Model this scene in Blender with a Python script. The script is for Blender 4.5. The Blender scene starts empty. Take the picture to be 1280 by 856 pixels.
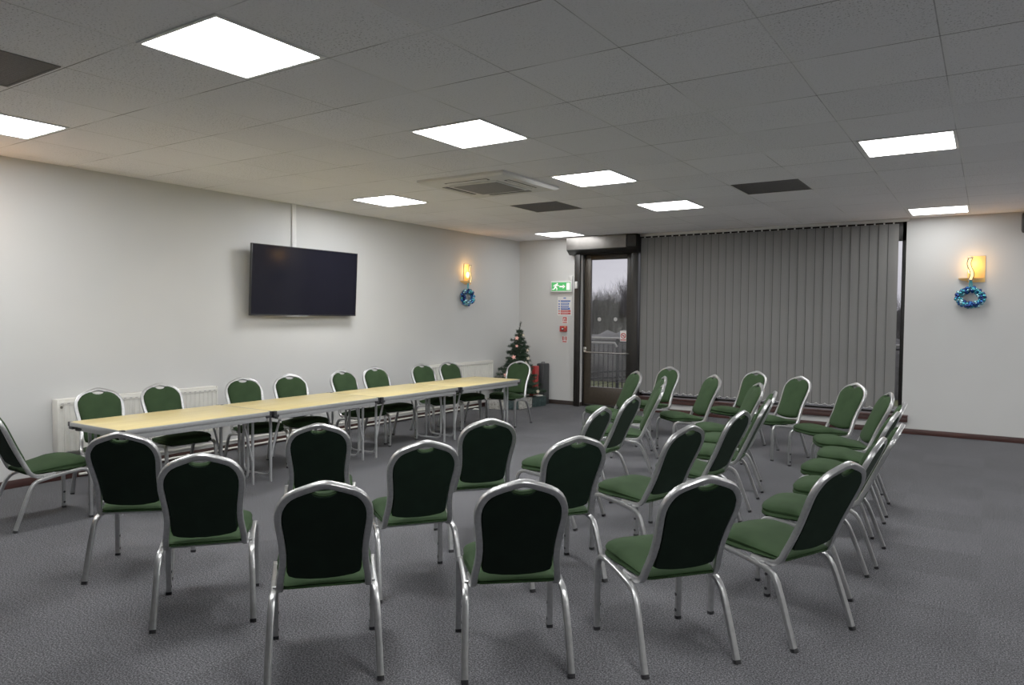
import bpy, bmesh, math, random
from mathutils import Vector, Matrix
R = math.radians
rnd = random.Random(7)
scn = bpy.context.scene
col = scn.collection

# ------------------------------------------------------------------ room measures (metres)
XL, XR, YF, YB, ZC = -7.0, 4.2, -3.6, 10.824, 2.842      # left wall, right wall, wall behind, window wall, ceiling
GX, GY, T = -3.5126, 1.9402, 0.66                        # ceiling grid origin and pitch

# ------------------------------------------------------------------ mesh builder
def rounded(w, h, r, n=2):
    r = min(r, w*.49, h*.49); out = []
    for cx, cy, a0 in ((w/2-r, h/2-r, 0), (-w/2+r, h/2-r, 90), (-w/2+r, -h/2+r, 180), (w/2-r, -h/2+r, 270)):
        for k in range(n+1):
            a = R(a0+90*k/n); out.append((cx+r*math.cos(a), cy+r*math.sin(a)))
    return out
def circle(r, n=8):
    return [(r*math.cos(2*math.pi*k/n), r*math.sin(2*math.pi*k/n)) for k in range(n)]
def fillet(pts, radii, n=5):
    out = []; m = len(pts)
    for i, p in enumerate(pts):
        a, b = Vector(pts[i-1]), Vector(pts[(i+1) % m]); p = Vector(p); r = radii[i]
        if r <= 0: out.append(tuple(p)); continue
        d1, d2 = (a-p).normalized(), (b-p).normalized()
        ang = d1.angle(d2); t = min(r/math.tan(ang/2), (a-p).length*.49, (b-p).length*.49); rr = t*math.tan(ang/2)
        c = p+(d1+d2).normalized()*(rr/math.sin(ang/2)); s, e = p+d1*t-c, p+d2*t-c
        for k in range(n+1):
            f = k/n; v = s.lerp(e, f)
            out.append(tuple(c+v.normalized()*rr) if v.length > 1e-9 else tuple(p))
    return out
class MB:
    def __init__(s): s.v, s.f, s.mi = [], [], []
    def add(s, vs, fs, mi=0):
        o = len(s.v); s.v += [tuple(v) for v in vs]; s.f += [tuple(i+o for i in f) for f in fs]; s.mi += [mi]*len(fs); return s
    def box(s, c, size, rot=None, bev=0.0, mi=0):
        bm = bmesh.new(); bmesh.ops.create_cube(bm, size=1)
        for v in bm.verts: v.co = Vector((v.co.x*size[0], v.co.y*size[1], v.co.z*size[2]))
        if bev > 0: bmesh.ops.bevel(bm, geom=list(bm.edges), offset=min(bev, min(size)*.45), segments=2, affect='EDGES', profile=.5)
        M = Matrix.Translation(Vector(c)) @ (rot.to_4x4() if rot else Matrix())
        bm.verts.index_update()
        s.add([M @ v.co for v in bm.verts], [[v.index for v in f.verts] for f in bm.faces], mi); bm.free(); return s
    def bb(s, x0, x1, y0, y1, z0, z1, bev=0.0, mi=0):
        return s.box(((x0+x1)/2, (y0+y1)/2, (z0+z1)/2), (abs(x1-x0), abs(y1-y0), abs(z1-z0)), None, bev, mi)
    def sweep(s, path, prof, up=None, closed=False, mi=0, scale=None, caps=True):
        P = [Vector(p) for p in path]; n = len(P); m = len(prof); T_ = []
        for i in range(n):
            a = P[i-1] if (i > 0 or closed) else P[i]; b = P[(i+1) % n] if (i < n-1 or closed) else P[i]
            T_.append((b-a).normalized())
        N = Vector(up) if up else Vector((0, 0, 1))
        if abs(N.normalized().dot(T_[0])) > .97: N = Vector((1, 0, 0))
        N = (N-T_[0]*N.dot(T_[0])).normalized(); vs = []
        for i in range(n):
            N = (N-T_[i]*N.dot(T_[i])).normalized(); B = T_[i].cross(N); k = scale[i] if scale else 1
            for (a, b) in prof: vs.append(P[i]+B*a*k+N*b*k)
        fs = []
        for i in range(n if closed else n-1):
            j = (i+1) % n
            for q in range(m):
                q2 = (q+1) % m; fs.append((i*m+q, i*m+q2, j*m+q2, j*m+q))
        if caps and not closed: fs.append(tuple(range(m))[::-1]); fs.append(tuple(range((n-1)*m, n*m)))
        return s.add(vs, fs, mi)
    def rings(s, rs, cap0=True, cap1=True, mi=0):
        m = len(rs[0]); vs = [p for r in rs for p in r]; fs = []
        for i in range(len(rs)-1):
            for q in range(m):
                q2 = (q+1) % m; fs.append((i*m+q, i*m+q2, (i+1)*m+q2, (i+1)*m+q))
        if cap0: fs.append(tuple(range(m))[::-1])
        if cap1: fs.append(tuple(range((len(rs)-1)*m, len(rs)*m)))
        return s.add(vs, fs, mi)
    def prism(s, pts, axis, a, b, mi=0):
        def P(p, t):
            return {'x': (t, p[0], p[1]), 'y': (p[0], t, p[1]), 'z': (p[0], p[1], t)}[axis]
        return s.rings([[P(p, a) for p in pts], [P(p, b) for p in pts]], mi=mi)
    def ball(s, c, r, u=10, v=7, mi=0, sc=(1, 1, 1)):
        vs = [(c[0], c[1], c[2]+r*sc[2])]; fs = []
        for i in range(1, v):
            t = math.pi*i/v
            for j in range(u):
                p = 2*math.pi*j/u; vs.append((c[0]+r*sc[0]*math.sin(t)*math.cos(p), c[1]+r*sc[1]*math.sin(t)*math.sin(p), c[2]+r*sc[2]*math.cos(t)))
        vs.append((c[0], c[1], c[2]-r*sc[2])); L = len(vs)-1
        for j in range(u):
            fs.append((0, 1+j, 1+(j+1) % u)); fs.append((L, L-u+(j+1) % u, L-u+j))
        for i in range(v-2):
            for j in range(u):
                a = 1+i*u+j; b = 1+i*u+(j+1) % u; fs.append((a, a+u, b+u, b))
        return s.add(vs, fs, mi)
    def build(s, name, mats, parent=None, smooth=True, loc=None):
        me = bpy.data.meshes.new(name); me.from_pydata(s.v, [], s.f); me.validate()
        bm = bmesh.new(); bm.from_mesh(me); bmesh.ops.recalc_face_normals(bm, faces=list(bm.faces)); bm.to_mesh(me); bm.free()
        for m in (mats if isinstance(mats, (list, tuple)) else [mats]): me.materials.append(m)
        if len(me.polygons) == len(s.mi):
            me.polygons.foreach_set('material_index', s.mi)
        if smooth:
            me.polygons.foreach_set('use_smooth', [True]*len(me.polygons)); me.set_sharp_from_angle(angle=R(38))
        o = bpy.data.objects.new(name, me); col.objects.link(o)
        if parent: o.parent = parent
        if loc is not None: o.location = loc
        return o
def empty(name, loc=(0, 0, 0), rz=0):
    o = bpy.data.objects.new(name, None); col.objects.link(o); o.location = loc; o.rotation_euler = (0, 0, rz); o.empty_display_size = .1; return o
def tag(o, label, cat, group=None, kind=None):
    o['label'] = label; o['category'] = cat
    if group: o['group'] = group
    if kind: o['kind'] = kind
    return o
def struct(o): o['kind'] = 'structure'; return o
def copy_tree(o, parent=None):
    c = o.copy(); col.objects.link(c); c.parent = parent
    for ch in list(o.children): copy_tree(ch, c)
    return c

# ------------------------------------------------------------------ materials
def new_mat(name):
    m = bpy.data.materials.new(name); m.use_nodes = True; nt = m.node_tree
    b = nt.nodes['Principled BSDF']; return m, nt, b
def nd(nt, t, **k):
    n = nt.nodes.new(t)
    for a, v in k.items(): setattr(n, a, v)
    return n
def math_n(nt, op, a, b=None, c=None):
    n = nd(nt, 'ShaderNodeMath', operation=op)
    for i, x in enumerate((a, b, c)):
        if x is None: continue
        if isinstance(x, (int, float)): n.inputs[i].default_value = x
        else: nt.links.new(x, n.inputs[i])
    return n.outputs[0]
def mixc(nt, f, a, b, mode='MIX'):
    n = nd(nt, 'ShaderNodeMix', data_type='RGBA', blend_type=mode)
    for i, x in ((0, f), (6, a), (7, b)):
        if isinstance(x, (int, float)): n.inputs[i].default_value = x
        elif isinstance(x, tuple): n.inputs[i].default_value = (*x[:3], 1)
        else: nt.links.new(x, n.inputs[i])
    return n.outputs[2]
def noise(nt, vec, scale, detail=3, rough=.5):
    n = nd(nt, 'ShaderNodeTexNoise'); n.inputs['Scale'].default_value = scale; n.inputs['Detail'].default_value = detail; n.inputs['Roughness'].default_value = rough
    if vec is not None: nt.links.new(vec, n.inputs['Vector'])
    return n.outputs['Fac']
def ramp(nt, f, stops):
    n = nd(nt, 'ShaderNodeValToRGB'); e = n.color_ramp.elements
    while len(e) < len(stops): e.new(.5)
    for i, (p, c) in enumerate(stops): e[i].position = p; e[i].color = (*c, 1) if len(c) == 3 else c
    nt.links.new(f, n.inputs[0]); return n.outputs[0]
def bump(nt, b, h, strength, dist=.01):
    n = nd(nt, 'ShaderNodeBump'); n.inputs['Strength'].default_value = strength; n.inputs['Distance'].default_value = dist
    nt.links.new(h, n.inputs['Height']); nt.links.new(n.outputs[0], b.inputs['Normal'])
def coords(nt):
    t = nd(nt, 'ShaderNodeTexCoord'); return t.outputs['Object']
def plain(name, c, rough=.5, metal=0, var=.08, scale=30, bmp=0, emit=None, es=0, sheen=0, coat=0, spec=None):
    m, nt, b = new_mat(name); v = coords(nt); f = noise(nt, v, scale)
    lo = tuple(x*(1-var) for x in c); hi = tuple(min(1, x*(1+var)) for x in c)
    cc = ramp(nt, f, [(.3, lo), (.7, hi)]); nt.links.new(cc, b.inputs['Base Color'])
    b.inputs['Roughness'].default_value = rough; b.inputs['Metallic'].default_value = metal
    if bmp: bump(nt, b, f, bmp, .003)
    if emit: b.inputs['Emission Color'].default_value = (*emit, 1); b.inputs['Emission Strength'].default_value = es
    if sheen: b.inputs['Sheen Weight'].default_value = sheen; b.inputs['Sheen Roughness'].default_value = .4; b.inputs['Sheen Tint'].default_value = (*[min(1, x*6) for x in c], 1)
    if coat: b.inputs['Coat Weight'].default_value = coat
    if spec is not None: b.inputs['Specular IOR Level'].default_value = spec
    return m
M = {}
# wall paint
def wall_paint(name, c):
    m, nt, b = new_mat(name); v = coords(nt)
    f = noise(nt, v, 1.1, 2); g = noise(nt, v, 260, 3)
    nt.links.new(ramp(nt, f, [(.3, tuple(x*.97 for x in c)), (.7, tuple(x*1.03 for x in c))]), b.inputs['Base Color'])
    b.inputs['Roughness'].default_value = .62; bump(nt, b, g, .12, .002); return m
M['wall'] = wall_paint('wall_paint', (.575, .58, .572))
M['dark_wall'] = wall_paint('rear_wall_darkened_for_shade', (.10, .095, .09))  # unseen wall, darkened to keep bounce light off the chair backs
# carpet
def carpet():
    m, nt, b = new_mat('carpet_tile'); v = coords(nt)
    sep = nd(nt, 'ShaderNodeSeparateXYZ'); nt.links.new(v, sep.inputs[0])
    fx = math_n(nt, 'FLOOR', math_n(nt, 'DIVIDE', sep.outputs[0], .55)); fy = math_n(nt, 'FLOOR', math_n(nt, 'DIVIDE', sep.outputs[1], .55))
    cmb = nd(nt, 'ShaderNodeCombineXYZ'); nt.links.new(fx, cmb.inputs[0]); nt.links.new(fy, cmb.inputs[1])
    wn = nd(nt, 'ShaderNodeTexWhiteNoise', noise_dimensions='2D'); nt.links.new(cmb.outputs[0], wn.inputs['Vector'])
    chk = math_n(nt, 'MODULO', math_n(nt, 'ABSOLUTE', math_n(nt, 'ADD', fx, fy)), 2)
    a = noise(nt, v, 130, 5, .8); c2 = noise(nt, v, 62, 3, .6); big = noise(nt, v, 2.2, 3)
    spk = ramp(nt, a, [(.40, (.006, .006, .008)), (.5, (.048, .049, .055)), (.60, (.215, .216, .235))])
    spk = mixc(nt, .25, spk, ramp(nt, c2, [(.35, (.034, .034, .039)), (.65, (.085, .086, .094))]))
    t = math_n(nt, 'ADD', math_n(nt, 'ADD', math_n(nt, 'MULTIPLY', chk, .07), math_n(nt, 'MULTIPLY', wn.outputs['Value'], .09)), math_n(nt, 'MULTIPLY', big, .34))
    t = math_n(nt, 'ADD', t, .76)
    sc = nd(nt, 'ShaderNodeVectorMath', operation='SCALE'); nt.links.new(spk, sc.inputs[0]); nt.links.new(t, sc.inputs['Scale'])
    nt.links.new(sc.outputs[0], b.inputs['Base Color']); b.inputs['Roughness'].default_value = .95; b.inputs['Specular IOR Level'].default_value = .15
    bump(nt, b, a, .5, .006); return m
M['carpet'] = carpet()
# ceiling tiles in an exposed grid
def ceiling():
    m, nt, b = new_mat('ceiling_tile'); v = coords(nt)
    sep = nd(nt, 'ShaderNodeSeparateXYZ'); nt.links.new(v, sep.inputs[0])
    ux = math_n(nt, 'DIVIDE', math_n(nt, 'SUBTRACT', sep.outputs[0], GX), T); uy = math_n(nt, 'DIVIDE', math_n(nt, 'SUBTRACT', sep.outputs[1], GY), T)
    cmb = nd(nt, 'ShaderNodeCombineXYZ'); nt.links.new(math_n(nt, 'FLOOR', ux), cmb.inputs[0]); nt.links.new(math_n(nt, 'FLOOR', uy), cmb.inputs[1])
    wn = nd(nt, 'ShaderNodeTexWhiteNoise', noise_dimensions='2D'); nt.links.new(cmb.outputs[0], wn.inputs['Vector'])
    px = math_n(nt, 'ABSOLUTE', math_n(nt, 'SUBTRACT', math_n(nt, 'FRACT', math_n(nt, 'ADD', ux, .5)), .5))
    py = math_n(nt, 'ABSOLUTE', math_n(nt, 'SUBTRACT', math_n(nt, 'FRACT', math_n(nt, 'ADD', uy, .5)), .5))
    # fissured speckle, stronger on some tiles
    s1 = noise(nt, v, 95, 2, .5); spk = ramp(nt, s1, [(.355, (0, 0, 0)), (.405, (1, 1, 1))])
    act = ramp(nt, noise(nt, v, 1.3, 2), [(.38, (.25, .25, .25)), (.6, (1, 1, 1))])
    s2 = noise(nt, v, 160, 2, .6)
    base = ramp(nt, wn.outputs['Value'], [(0, (.83, .83, .86)), (1, (.90, .90, .93))])
    base = mixc(nt, math_n(nt, 'MULTIPLY', math_n(nt, 'SUBTRACT', 1.0, spk), math_n(nt, 'MULTIPLY', act, .75)), base, (.22, .22, .23))
    base = mixc(nt, .10, base, ramp(nt, s2, [(.35, (.2, .2, .2)), (.65, (.75, .75, .75))]))
    bar = math_n(nt, 'LESS_THAN', px, .016); base = mixc(nt, math_n(nt, 'MULTIPLY', bar, .55), base, (.80, .80, .80))
    bary = math_n(nt, 'LESS_THAN', py, .013); base = mixc(nt, math_n(nt, 'MULTIPLY', bary, .25), base, (.78, .78, .78))
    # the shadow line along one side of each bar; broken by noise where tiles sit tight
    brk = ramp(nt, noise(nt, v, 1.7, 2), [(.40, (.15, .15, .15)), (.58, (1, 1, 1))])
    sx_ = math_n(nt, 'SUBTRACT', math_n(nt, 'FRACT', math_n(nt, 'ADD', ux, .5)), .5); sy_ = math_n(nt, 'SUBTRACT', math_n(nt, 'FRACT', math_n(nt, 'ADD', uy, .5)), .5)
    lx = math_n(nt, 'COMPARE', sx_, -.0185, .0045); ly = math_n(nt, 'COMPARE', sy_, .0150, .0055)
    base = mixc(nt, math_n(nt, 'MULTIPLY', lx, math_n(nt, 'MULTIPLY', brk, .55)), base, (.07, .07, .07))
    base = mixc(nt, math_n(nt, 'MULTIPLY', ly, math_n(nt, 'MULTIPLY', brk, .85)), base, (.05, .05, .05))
    nt.links.new(base, b.inputs['Base Color']); b.inputs['Roughness'].default_value = .9
    bump(nt, b, s1, .25, .004); return m
M['ceiling'] = ceiling()
def wood(name, c1, c2, scale=(1.2, 14, 14), rough=.4, coat=0.0):
    m, nt, b = new_mat(name); v = coords(nt)
    mp = nd(nt, 'ShaderNodeMapping'); mp.inputs['Scale'].default_value = scale; nt.links.new(v, mp.inputs[0])
    f = noise(nt, mp.outputs[0], 2.2, 6, .62); nt.links.new(ramp(nt, f, [(.28, c1), (.5, tuple((x+y)/2 for x, y in zip(c1, c2))), (.72, c2)]), b.inputs['Base Color'])
    b.inputs['Roughness'].default_value = rough; b.inputs['Coat Weight'].default_value = coat; return m
M['mahogany_x'] = wood('mahogany_along_x', (.020, .006, .005), (.054, .017, .013), (1.0, 16, 16), .42)
M['mahogany_y'] = wood('mahogany_along_y', (.020, .006, .005), (.054, .017, .013), (16, 1.0, 16), .42)
M['dark_skirting'] = wood('dark_skirting', (.014, .010, .009), (.034, .024, .020), (1, 14, 14), .45)
M['laminate'] = wood('beech_laminate', (.62, .47, .165), (.82, .67, .29), (9, 0.9, 9), .30)
M['silver'] = plain('silver_frame_paint', (.41, .415, .42), .34, .85, .10, 60)
M['table_steel'] = plain('grey_table_steel', (.36, .37, .38), .38, .5, .08, 40)
M['alu_edge'] = plain('aluminium_edge', (.42, .43, .44), .35, .6, .06, 40)
M['black_plastic'] = plain('black_plastic', (.010, .010, .012), .4, 0, .2, 50)
def fabric(name, c):
    m, nt, b = new_mat(name); v = coords(nt)
    big = noise(nt, v, 9, 3); fine = noise(nt, v, 420, 2)
    wv = nd(nt, 'ShaderNodeTexWave', wave_type='BANDS', bands_direction='X'); wv.inputs['Scale'].default_value = 95; wv.inputs['Distortion'].default_value = .6; nt.links.new(v, wv.inputs['Vector'])
    cc = ramp(nt, big, [(.3, tuple(x*.82 for x in c)), (.7, tuple(x*1.15 for x in c))])
    cc = mixc(nt, .16, cc, ramp(nt, wv.outputs['Fac'], [(0, tuple(x*.55 for x in c)), (1, tuple(x*1.35 for x in c))]))
    nt.links.new(cc, b.inputs['Base Color']); b.inputs['Roughness'].default_value = .95; b.inputs['Specular IOR Level'].default_value = .08
    b.inputs['Sheen Weight'].default_value = .03; b.inputs['Sheen Roughness'].default_value = .35; b.inputs['Sheen Tint'].default_value = (.55, .72, .52, 1)
    bump(nt, b, fine, .25, .002); return m
M['green'] = fabric('green_velour', (.0185, .036, .0150))
M['green_back'] = fabric('shaded_green_velour', (.0075, .014, .010))  # same velour darkened, the shade on the chair backs put into the colour
M['white_enamel'] = plain('cream_radiator_enamel', (.74, .73, .67), .35, 0, .03, 20)
M['white_plastic'] = plain('white_plastic', (.75, .75, .73), .4, 0, .03, 20)
M['white_bar'] = plain('white_track', (.60, .60, .58), .45, 0, .04, 20)
M['vent_dark'] = plain('dark_vent', (.095, .09, .09), .7, 0, .2, 80)
M['slot_black'] = plain('black_slot', (.012, .012, .012), .7, 0, .2, 80)
M['ac_white'] = plain('air_con_white', (.62, .62, .60), .45, 0, .03, 20)
M['ac_grille'] = plain('air_con_grille', (.26, .26, .26), .6, 0, .15, 150)
M['bronze'] = plain('dark_bronze_aluminium', (.011, .010, .009), .42, .3, .12, 30)
M['bronze_leaf'] = plain('brown_bronze_door', (.040, .031, .022), .42, .3, .12, 25)
M['shutter_metal'] = plain('shutter_box_metal', (.20, .19, .18), .28, .85, .2, 5)
M['chrome'] = plain('satin_chrome', (.62, .60, .55), .25, .9, .05, 40)
M['screen'] = plain('tv_screen', (.006, .006, .010), .10, 0, .05, 5, spec=.12)
M['tv_black'] = plain('tv_bezel', (.008, .008, .009), .3, 0, .05, 30)
def blind_mat():
    m, nt, b = new_mat('grey_blind_cloth'); v = coords(nt); f = noise(nt, v, 300, 2); g = noise(nt, v, 1.5, 2)
    nt.links.new(mixc(nt, .3, ramp(nt, g, [(.3, (.145, .146, .142)), (.7, (.172, .172, .166))]), ramp(nt, f, [(.3, (.122, .122, .118)), (.7, (.20, .199, .192))])), b.inputs['Base Color'])
    b.inputs['Roughness'].default_value = .85; return m
M['blind'] = blind_mat()
M['blind_edge_shade'] = plain('painted_slat_shade', (.045, .045, .045), .9, 0, .1, 30)
def light_mat(name, st):
    m, nt, b = new_mat(name); nt.nodes.remove(b)
    e = nd(nt, 'ShaderNodeEmission'); e.inputs['Color'].default_value = (1, .995, .98, 1); e.inputs['Strength'].default_value = st
    nt.links.new(e.outputs[0], nt.nodes['Material Output'].inputs[0]); return m
M['panel'] = light_mat('light_diffuser', 24); M['panel_dim'] = light_mat('dimmed_light_diffuser', 7)  # second diffuser is dimmed to soften the hot spots on the back wall
def glass_mat(name, tint=(.93, .95, .95)):
    m, nt, b = new_mat(name); nt.nodes.remove(b)
    tr = nd(nt, 'ShaderNodeBsdfTransparent'); tr.inputs[0].default_value = (*tint, 1)
    gl = nd(nt, 'ShaderNodeBsdfGlossy'); gl.inputs['Roughness'].default_value = .02; gl.inputs['Color'].default_value = (.9, .9, .9, 1)
    fr = nd(nt, 'ShaderNodeFresnel'); fr.inputs['IOR'].default_value = 1.5
    mx = nd(nt, 'ShaderNodeMixShader'); nt.links.new(fr.outputs[0], mx.inputs[0]); nt.links.new(tr.outputs[0], mx.inputs[1]); nt.links.new(gl.outputs[0], mx.inputs[2])
    nt.links.new(mx.outputs[0], nt.nodes['Material Output'].inputs[0]); return m
M['glass'] = glass_mat('window_glass')
M['amber'] = plain('amber_lit_glass', (.85, .55, .18), .3, 0, .1, 12, emit=(1, .42, .08), es=.06)
M['amber_bright'] = plain('bright_amber_glass', (.95, .75, .35), .3, 0, .05, 12, emit=(1, .70, .28), es=.75)
M['bulb'] = plain('lit_bulb', (1, .9, .7), .3, 0, .02, 10, emit=(1, .62, .20), es=3)
for k, c in (('navy', (.012, .03, .16)), ('blue', (.02, .10, .36)), ('teal', (.05, .33, .42)), ('ice', (.30, .58, .66))):
    M['bauble_'+k] = plain('bauble_'+k, c, .16, .75, .1, 10)
M['ribbon'] = plain('turquoise_ribbon', (.08, .46, .56), .35, .2, .1, 30)
M['ring'] = plain('wreath_core', (.01, .03, .08), .6, 0, .2, 30)
M['needles'] = plain('pine_needles', (.018, .042, .022), .75, 0, .5, 14)
M['bark'] = plain('bark', (.045, .035, .026), .9, 0, .3, 20)
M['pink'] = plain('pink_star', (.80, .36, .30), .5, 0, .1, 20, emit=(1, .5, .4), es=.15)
M['ivory'] = plain('ivory_star', (.75, .66, .52), .5, 0, .1, 20)
def marble_paper():
    m, nt, b = new_mat('grey_marbled_paper'); v = coords(nt)
    f = noise(nt, v, 28, 6, .8); nt.links.new(ramp(nt, f, [(.40, (.17, .165, .15)), (.50, (.42, .41, .38)), (.60, (.52, .51, .47))]), b.inputs['Base Color']); b.inputs['Roughness'].default_value = .5; return m
M['marble'] = marble_paper()
def green_marble():
    m, nt, b = new_mat('dark_green_marbled_paper'); v = coords(nt)
    f = noise(nt, v, 28, 6, .8); nt.links.new(ramp(nt, f, [(.40, (.012, .022, .022)), (.55, (.030, .055, .055)), (.7, (.07, .11, .11))]), b.inputs['Base Color']); b.inputs['Roughness'].default_value = .5; return m
M['gmarble'] = green_marble()
M['red_paper'] = plain('red_paper', (.42, .018, .018), .4, 0, .15, 8)
M['dark_red'] = plain('dark_red_band', (.16, .008, .010), .5, 0, .1, 8)
M['charcoal'] = plain('charcoal_case', (.022, .024, .026), .6, 0, .15, 20)
M['paper'] = plain('white_paper', (.78, .77, .73), .6, 0, .04, 20)
M['sign_green'] = plain('exit_green', (.03, .33, .07), .4, 0, .03, 10, emit=(.03, .42, .09), es=.35)
M['sign_white'] = plain('sign_white', (.82, .82, .80), .45, 0, .02, 10)
M['sign_white_lit'] = plain('sign_white_lit', (.85, .85, .83), .45, 0, .02, 10, emit=(1, 1, .97), es=.35)
M['frost'] = plain('frosted_marker', (.42, .42, .43), .6, 0, .04, 20)
M['sign_blue'] = plain('sign_blue', (.03, .12, .46), .45, 0, .05, 10)
M['sign_red'] = plain('sign_red', (.52, .03, .03), .45, 0, .05, 10)
M['call_red'] = plain('call_point_red', (.45, .02, .02), .35, 0, .05, 10)
M['speaker'] = plain('speaker_grey', (.022, .024, .028), .5, 0, .15, 60)
# outdoors
M['grass'] = plain('winter_grass', (.085, .095, .035), .95, 0, .5, 6)
M['terrace'] = plain('wet_terrace', (.075, .075, .07), .6, 0, .3, 4)
M['twig'] = plain('winter_twig', (.060, .055, .055), .9, 0, .2, 6)
M['hedge'] = plain('winter_hedge', (.085, .082, .083), .95, 0, .55, 1.6)
M['rail_black'] = plain('black_railing', (.012, .012, .013), .5, 0, .15, 20)
M['rail_grey'] = plain('galvanised_rail', (.34, .33, .30), .5, .3, .1, 20)

# ------------------------------------------------------------------ world: a dull overcast winter sky
w = bpy.data.worlds.new('overcast'); scn.world = w; w.use_nodes = True; nt = w.node_tree
bg = nt.nodes['Background']; tc = nd(nt, 'ShaderNodeTexCoord'); sp = nd(nt, 'ShaderNodeSeparateXYZ'); nt.links.new(tc.outputs['Generated'], sp.inputs[0])
mp = nd(nt, 'ShaderNodeMapping'); mp.inputs['Scale'].default_value = (2, 2, 14); nt.links.new(tc.outputs['Generated'], mp.inputs[0])
cl = noise(nt, mp.outputs[0], 1.6, 4)
sky = mixc(nt, .35, ramp(nt, sp.outputs[2], [(0, (.40, .375, .43)), (.10, (.50, .47, .53)), (.4, (.56, .54, .58))]), ramp(nt, cl, [(.35, (.36, .34, .40)), (.65, (.62, .59, .64))]))
nt.links.new(sky, bg.inputs[0]); bg.inputs[1].default_value = 1.0

# ------------------------------------------------------------------ room shell
def plate(name, x0, x1, y0, y1, z0, z1, m):
    return struct(MB().bb(x0, x1, y0, y1, z0, z1).build(name, m, smooth=False))
plate('floor', XL-.3, XR+.3, YF-.3, YB+.25, -.12, 0, M['carpet'])
plate('ceiling', XL-.3, XR+.3, YF-.3, YB+.25, ZC, ZC+.12, M['ceiling'])
plate('wall_left', XL-.2, XL, YF-.2, YB+.25, 0, ZC, M['wall'])
plate('wall_right', XR, XR+.2, YF-.2, YB+.25, 0, ZC, M['wall'])
plate('wall_rear', XL, XR, YF-.2, YF, 0, ZC, M['dark_wall'])
DX0, DX1, WX1 = -5.745, -4.745, -.930          # door opening, then the wide window
wb_ = MB().bb(XL, DX0, YB, YB+.25, 0, ZC).bb(DX1, WX1, YB, YB+.25, 0, .19).bb(WX1, XR, YB, YB+.25, 0, ZC).bb(DX0, DX1, YB, YB+.25, 2.62, ZC)
struct(wb_.build('wall_back', M['wall'], smooth=False))
def skirting(name, x0, x1, y0, y1, m):
    o = MB().bb(x0, x1, y0, y1, 0, .072, .006)
    return struct(o.build(name, m))
skirting('baseboard_left', XL, XL+.02, YF, YB, M['mahogany_y'])
skirting('baseboard_back', -4.66, XR, YB-.02, YB, M['mahogany_x'])
skirting('baseboard_corner', XL+.02, -5.825, YB-.02, YB, M['dark_skirting'])
skirting('baseboard_right', XR-.02, XR, YF, YB, M['mahogany_y'])
sill = MB().bb(-4.66, -.855, 10.745, 10.95, .218, .250, .008).bb(-4.66, -.857, 10.765, YB, .156, .219, .006)
struct(sill.build('trim_1', M['mahogany_x']))

# ------------------------------------------------------------------ window behind the blind
win = empty('window_1', (0, 0, 0)); struct(win)
fr = MB()
fr.bb(-4.745, -.93, 10.93, 10.99, .238, .275, .004).bb(-4.745, -.93, 10.90, 10.97, 2.56, ZC, .004)
for x in (-4.745, -3.50, -2.25, -.985): fr.bb(x, x+.055, 10.90, 10.97, .238, ZC, .004)
fr.build('window_frame', M['bronze'], win)
MB().bb(-4.70, -.96, 10.95, 10.958, .26, 2.58).build('pane', M['glass'], win, smooth=False)

# ------------------------------------------------------------------ glazed door with shutter box and guides
d = empty('door_1', (-5.2, 10.87, 0)); struct(d)
def dpart(name, mb, m, par=None):
    o = mb.build(name, m, par or d)
    if par is None:
        o.location = (5.2, -10.87, 0)
    return o
fm = MB().bb(-5.745, -5.70, 10.82, 10.95, 0, 2.62, .004).bb(-4.785, -4.70, 10.80, 10.95, 0, 2.62, .004).bb(-5.745, -4.70, 10.80, 10.95, 2.56, 2.66, .004).bb(-5.70, -4.785, 10.82, 10.95, 0, .035, .004)
dpart('door_frame', fm, M['bronze'])
lf = MB().bb(-5.70, -5.588, 10.845, 10.90, .04, 2.56, .004).bb(-5.59, -4.92, 10.845, 10.90, .04, .335, .004)
leaf = dpart('door_leaf', lf, M['bronze_leaf'])
MB().bb(-4.93, -4.785, 10.845, 10.90, .04, 2.56, .004).bb(-5.588, -4.93, 10.845, 10.90, 2.462, 2.56, .004).build('dark_stile', M['bronze'], leaf)
MB().bb(-5.60, -4.915, 10.868, 10.876, .32, 2.475).build('pane', M['glass'], leaf, smooth=False)
dot = MB()
for px, pz in ((-5.43, 1.471), (-5.135, 1.474)): dot.sweep([(px, 10.862, pz), (px, 10.866, pz)], circle(.032, 14))
dot.build('glass_marker', M['frost'], leaf)
st = MB().bb(-5.045, -4.93, 10.861, 10.866, 1.115, 1.285)
stk = st.build('door_sticker', M['sign_white'], leaf, smooth=False)
ring = [(-4.988+.040*math.cos(a), 10.859, 1.207+.040*math.sin(a)) for a in [2*math.pi*k/18 for k in range(18)]]
sg = MB().sweep(ring, circle(.008, 6), closed=True).box((-4.988, 10.859, 1.207), (.078, .004, .012), Matrix.Rotation(R(45), 3, 'Y')).bb(-5.035, -4.94, 10.858, 10.862, 1.128, 1.145)
sg.build('prohibition_symbol', M['sign_red'], stk)
MB().bb(-5.005, -4.97, 10.8600, 10.8612, 1.195, 1.215).build('pictogram', M['black_plastic'], stk)
bar = MB().sweep([(-5.665, 10.80, .945), (-5.665, 10.775, .925), (-5.60, 10.775, .918), (-4.95, 10.775, .915), (-4.90, 10.80, .915), (-4.88, 10.846, .915)], circle(.013, 8))
bo = bar.build('push_bar', M['chrome'], leaf)
MB().bb(-5.692, -5.635, 10.79, 10.846, .935, 1.005, .01).build('latch', M['chrome'], bo)
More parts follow.
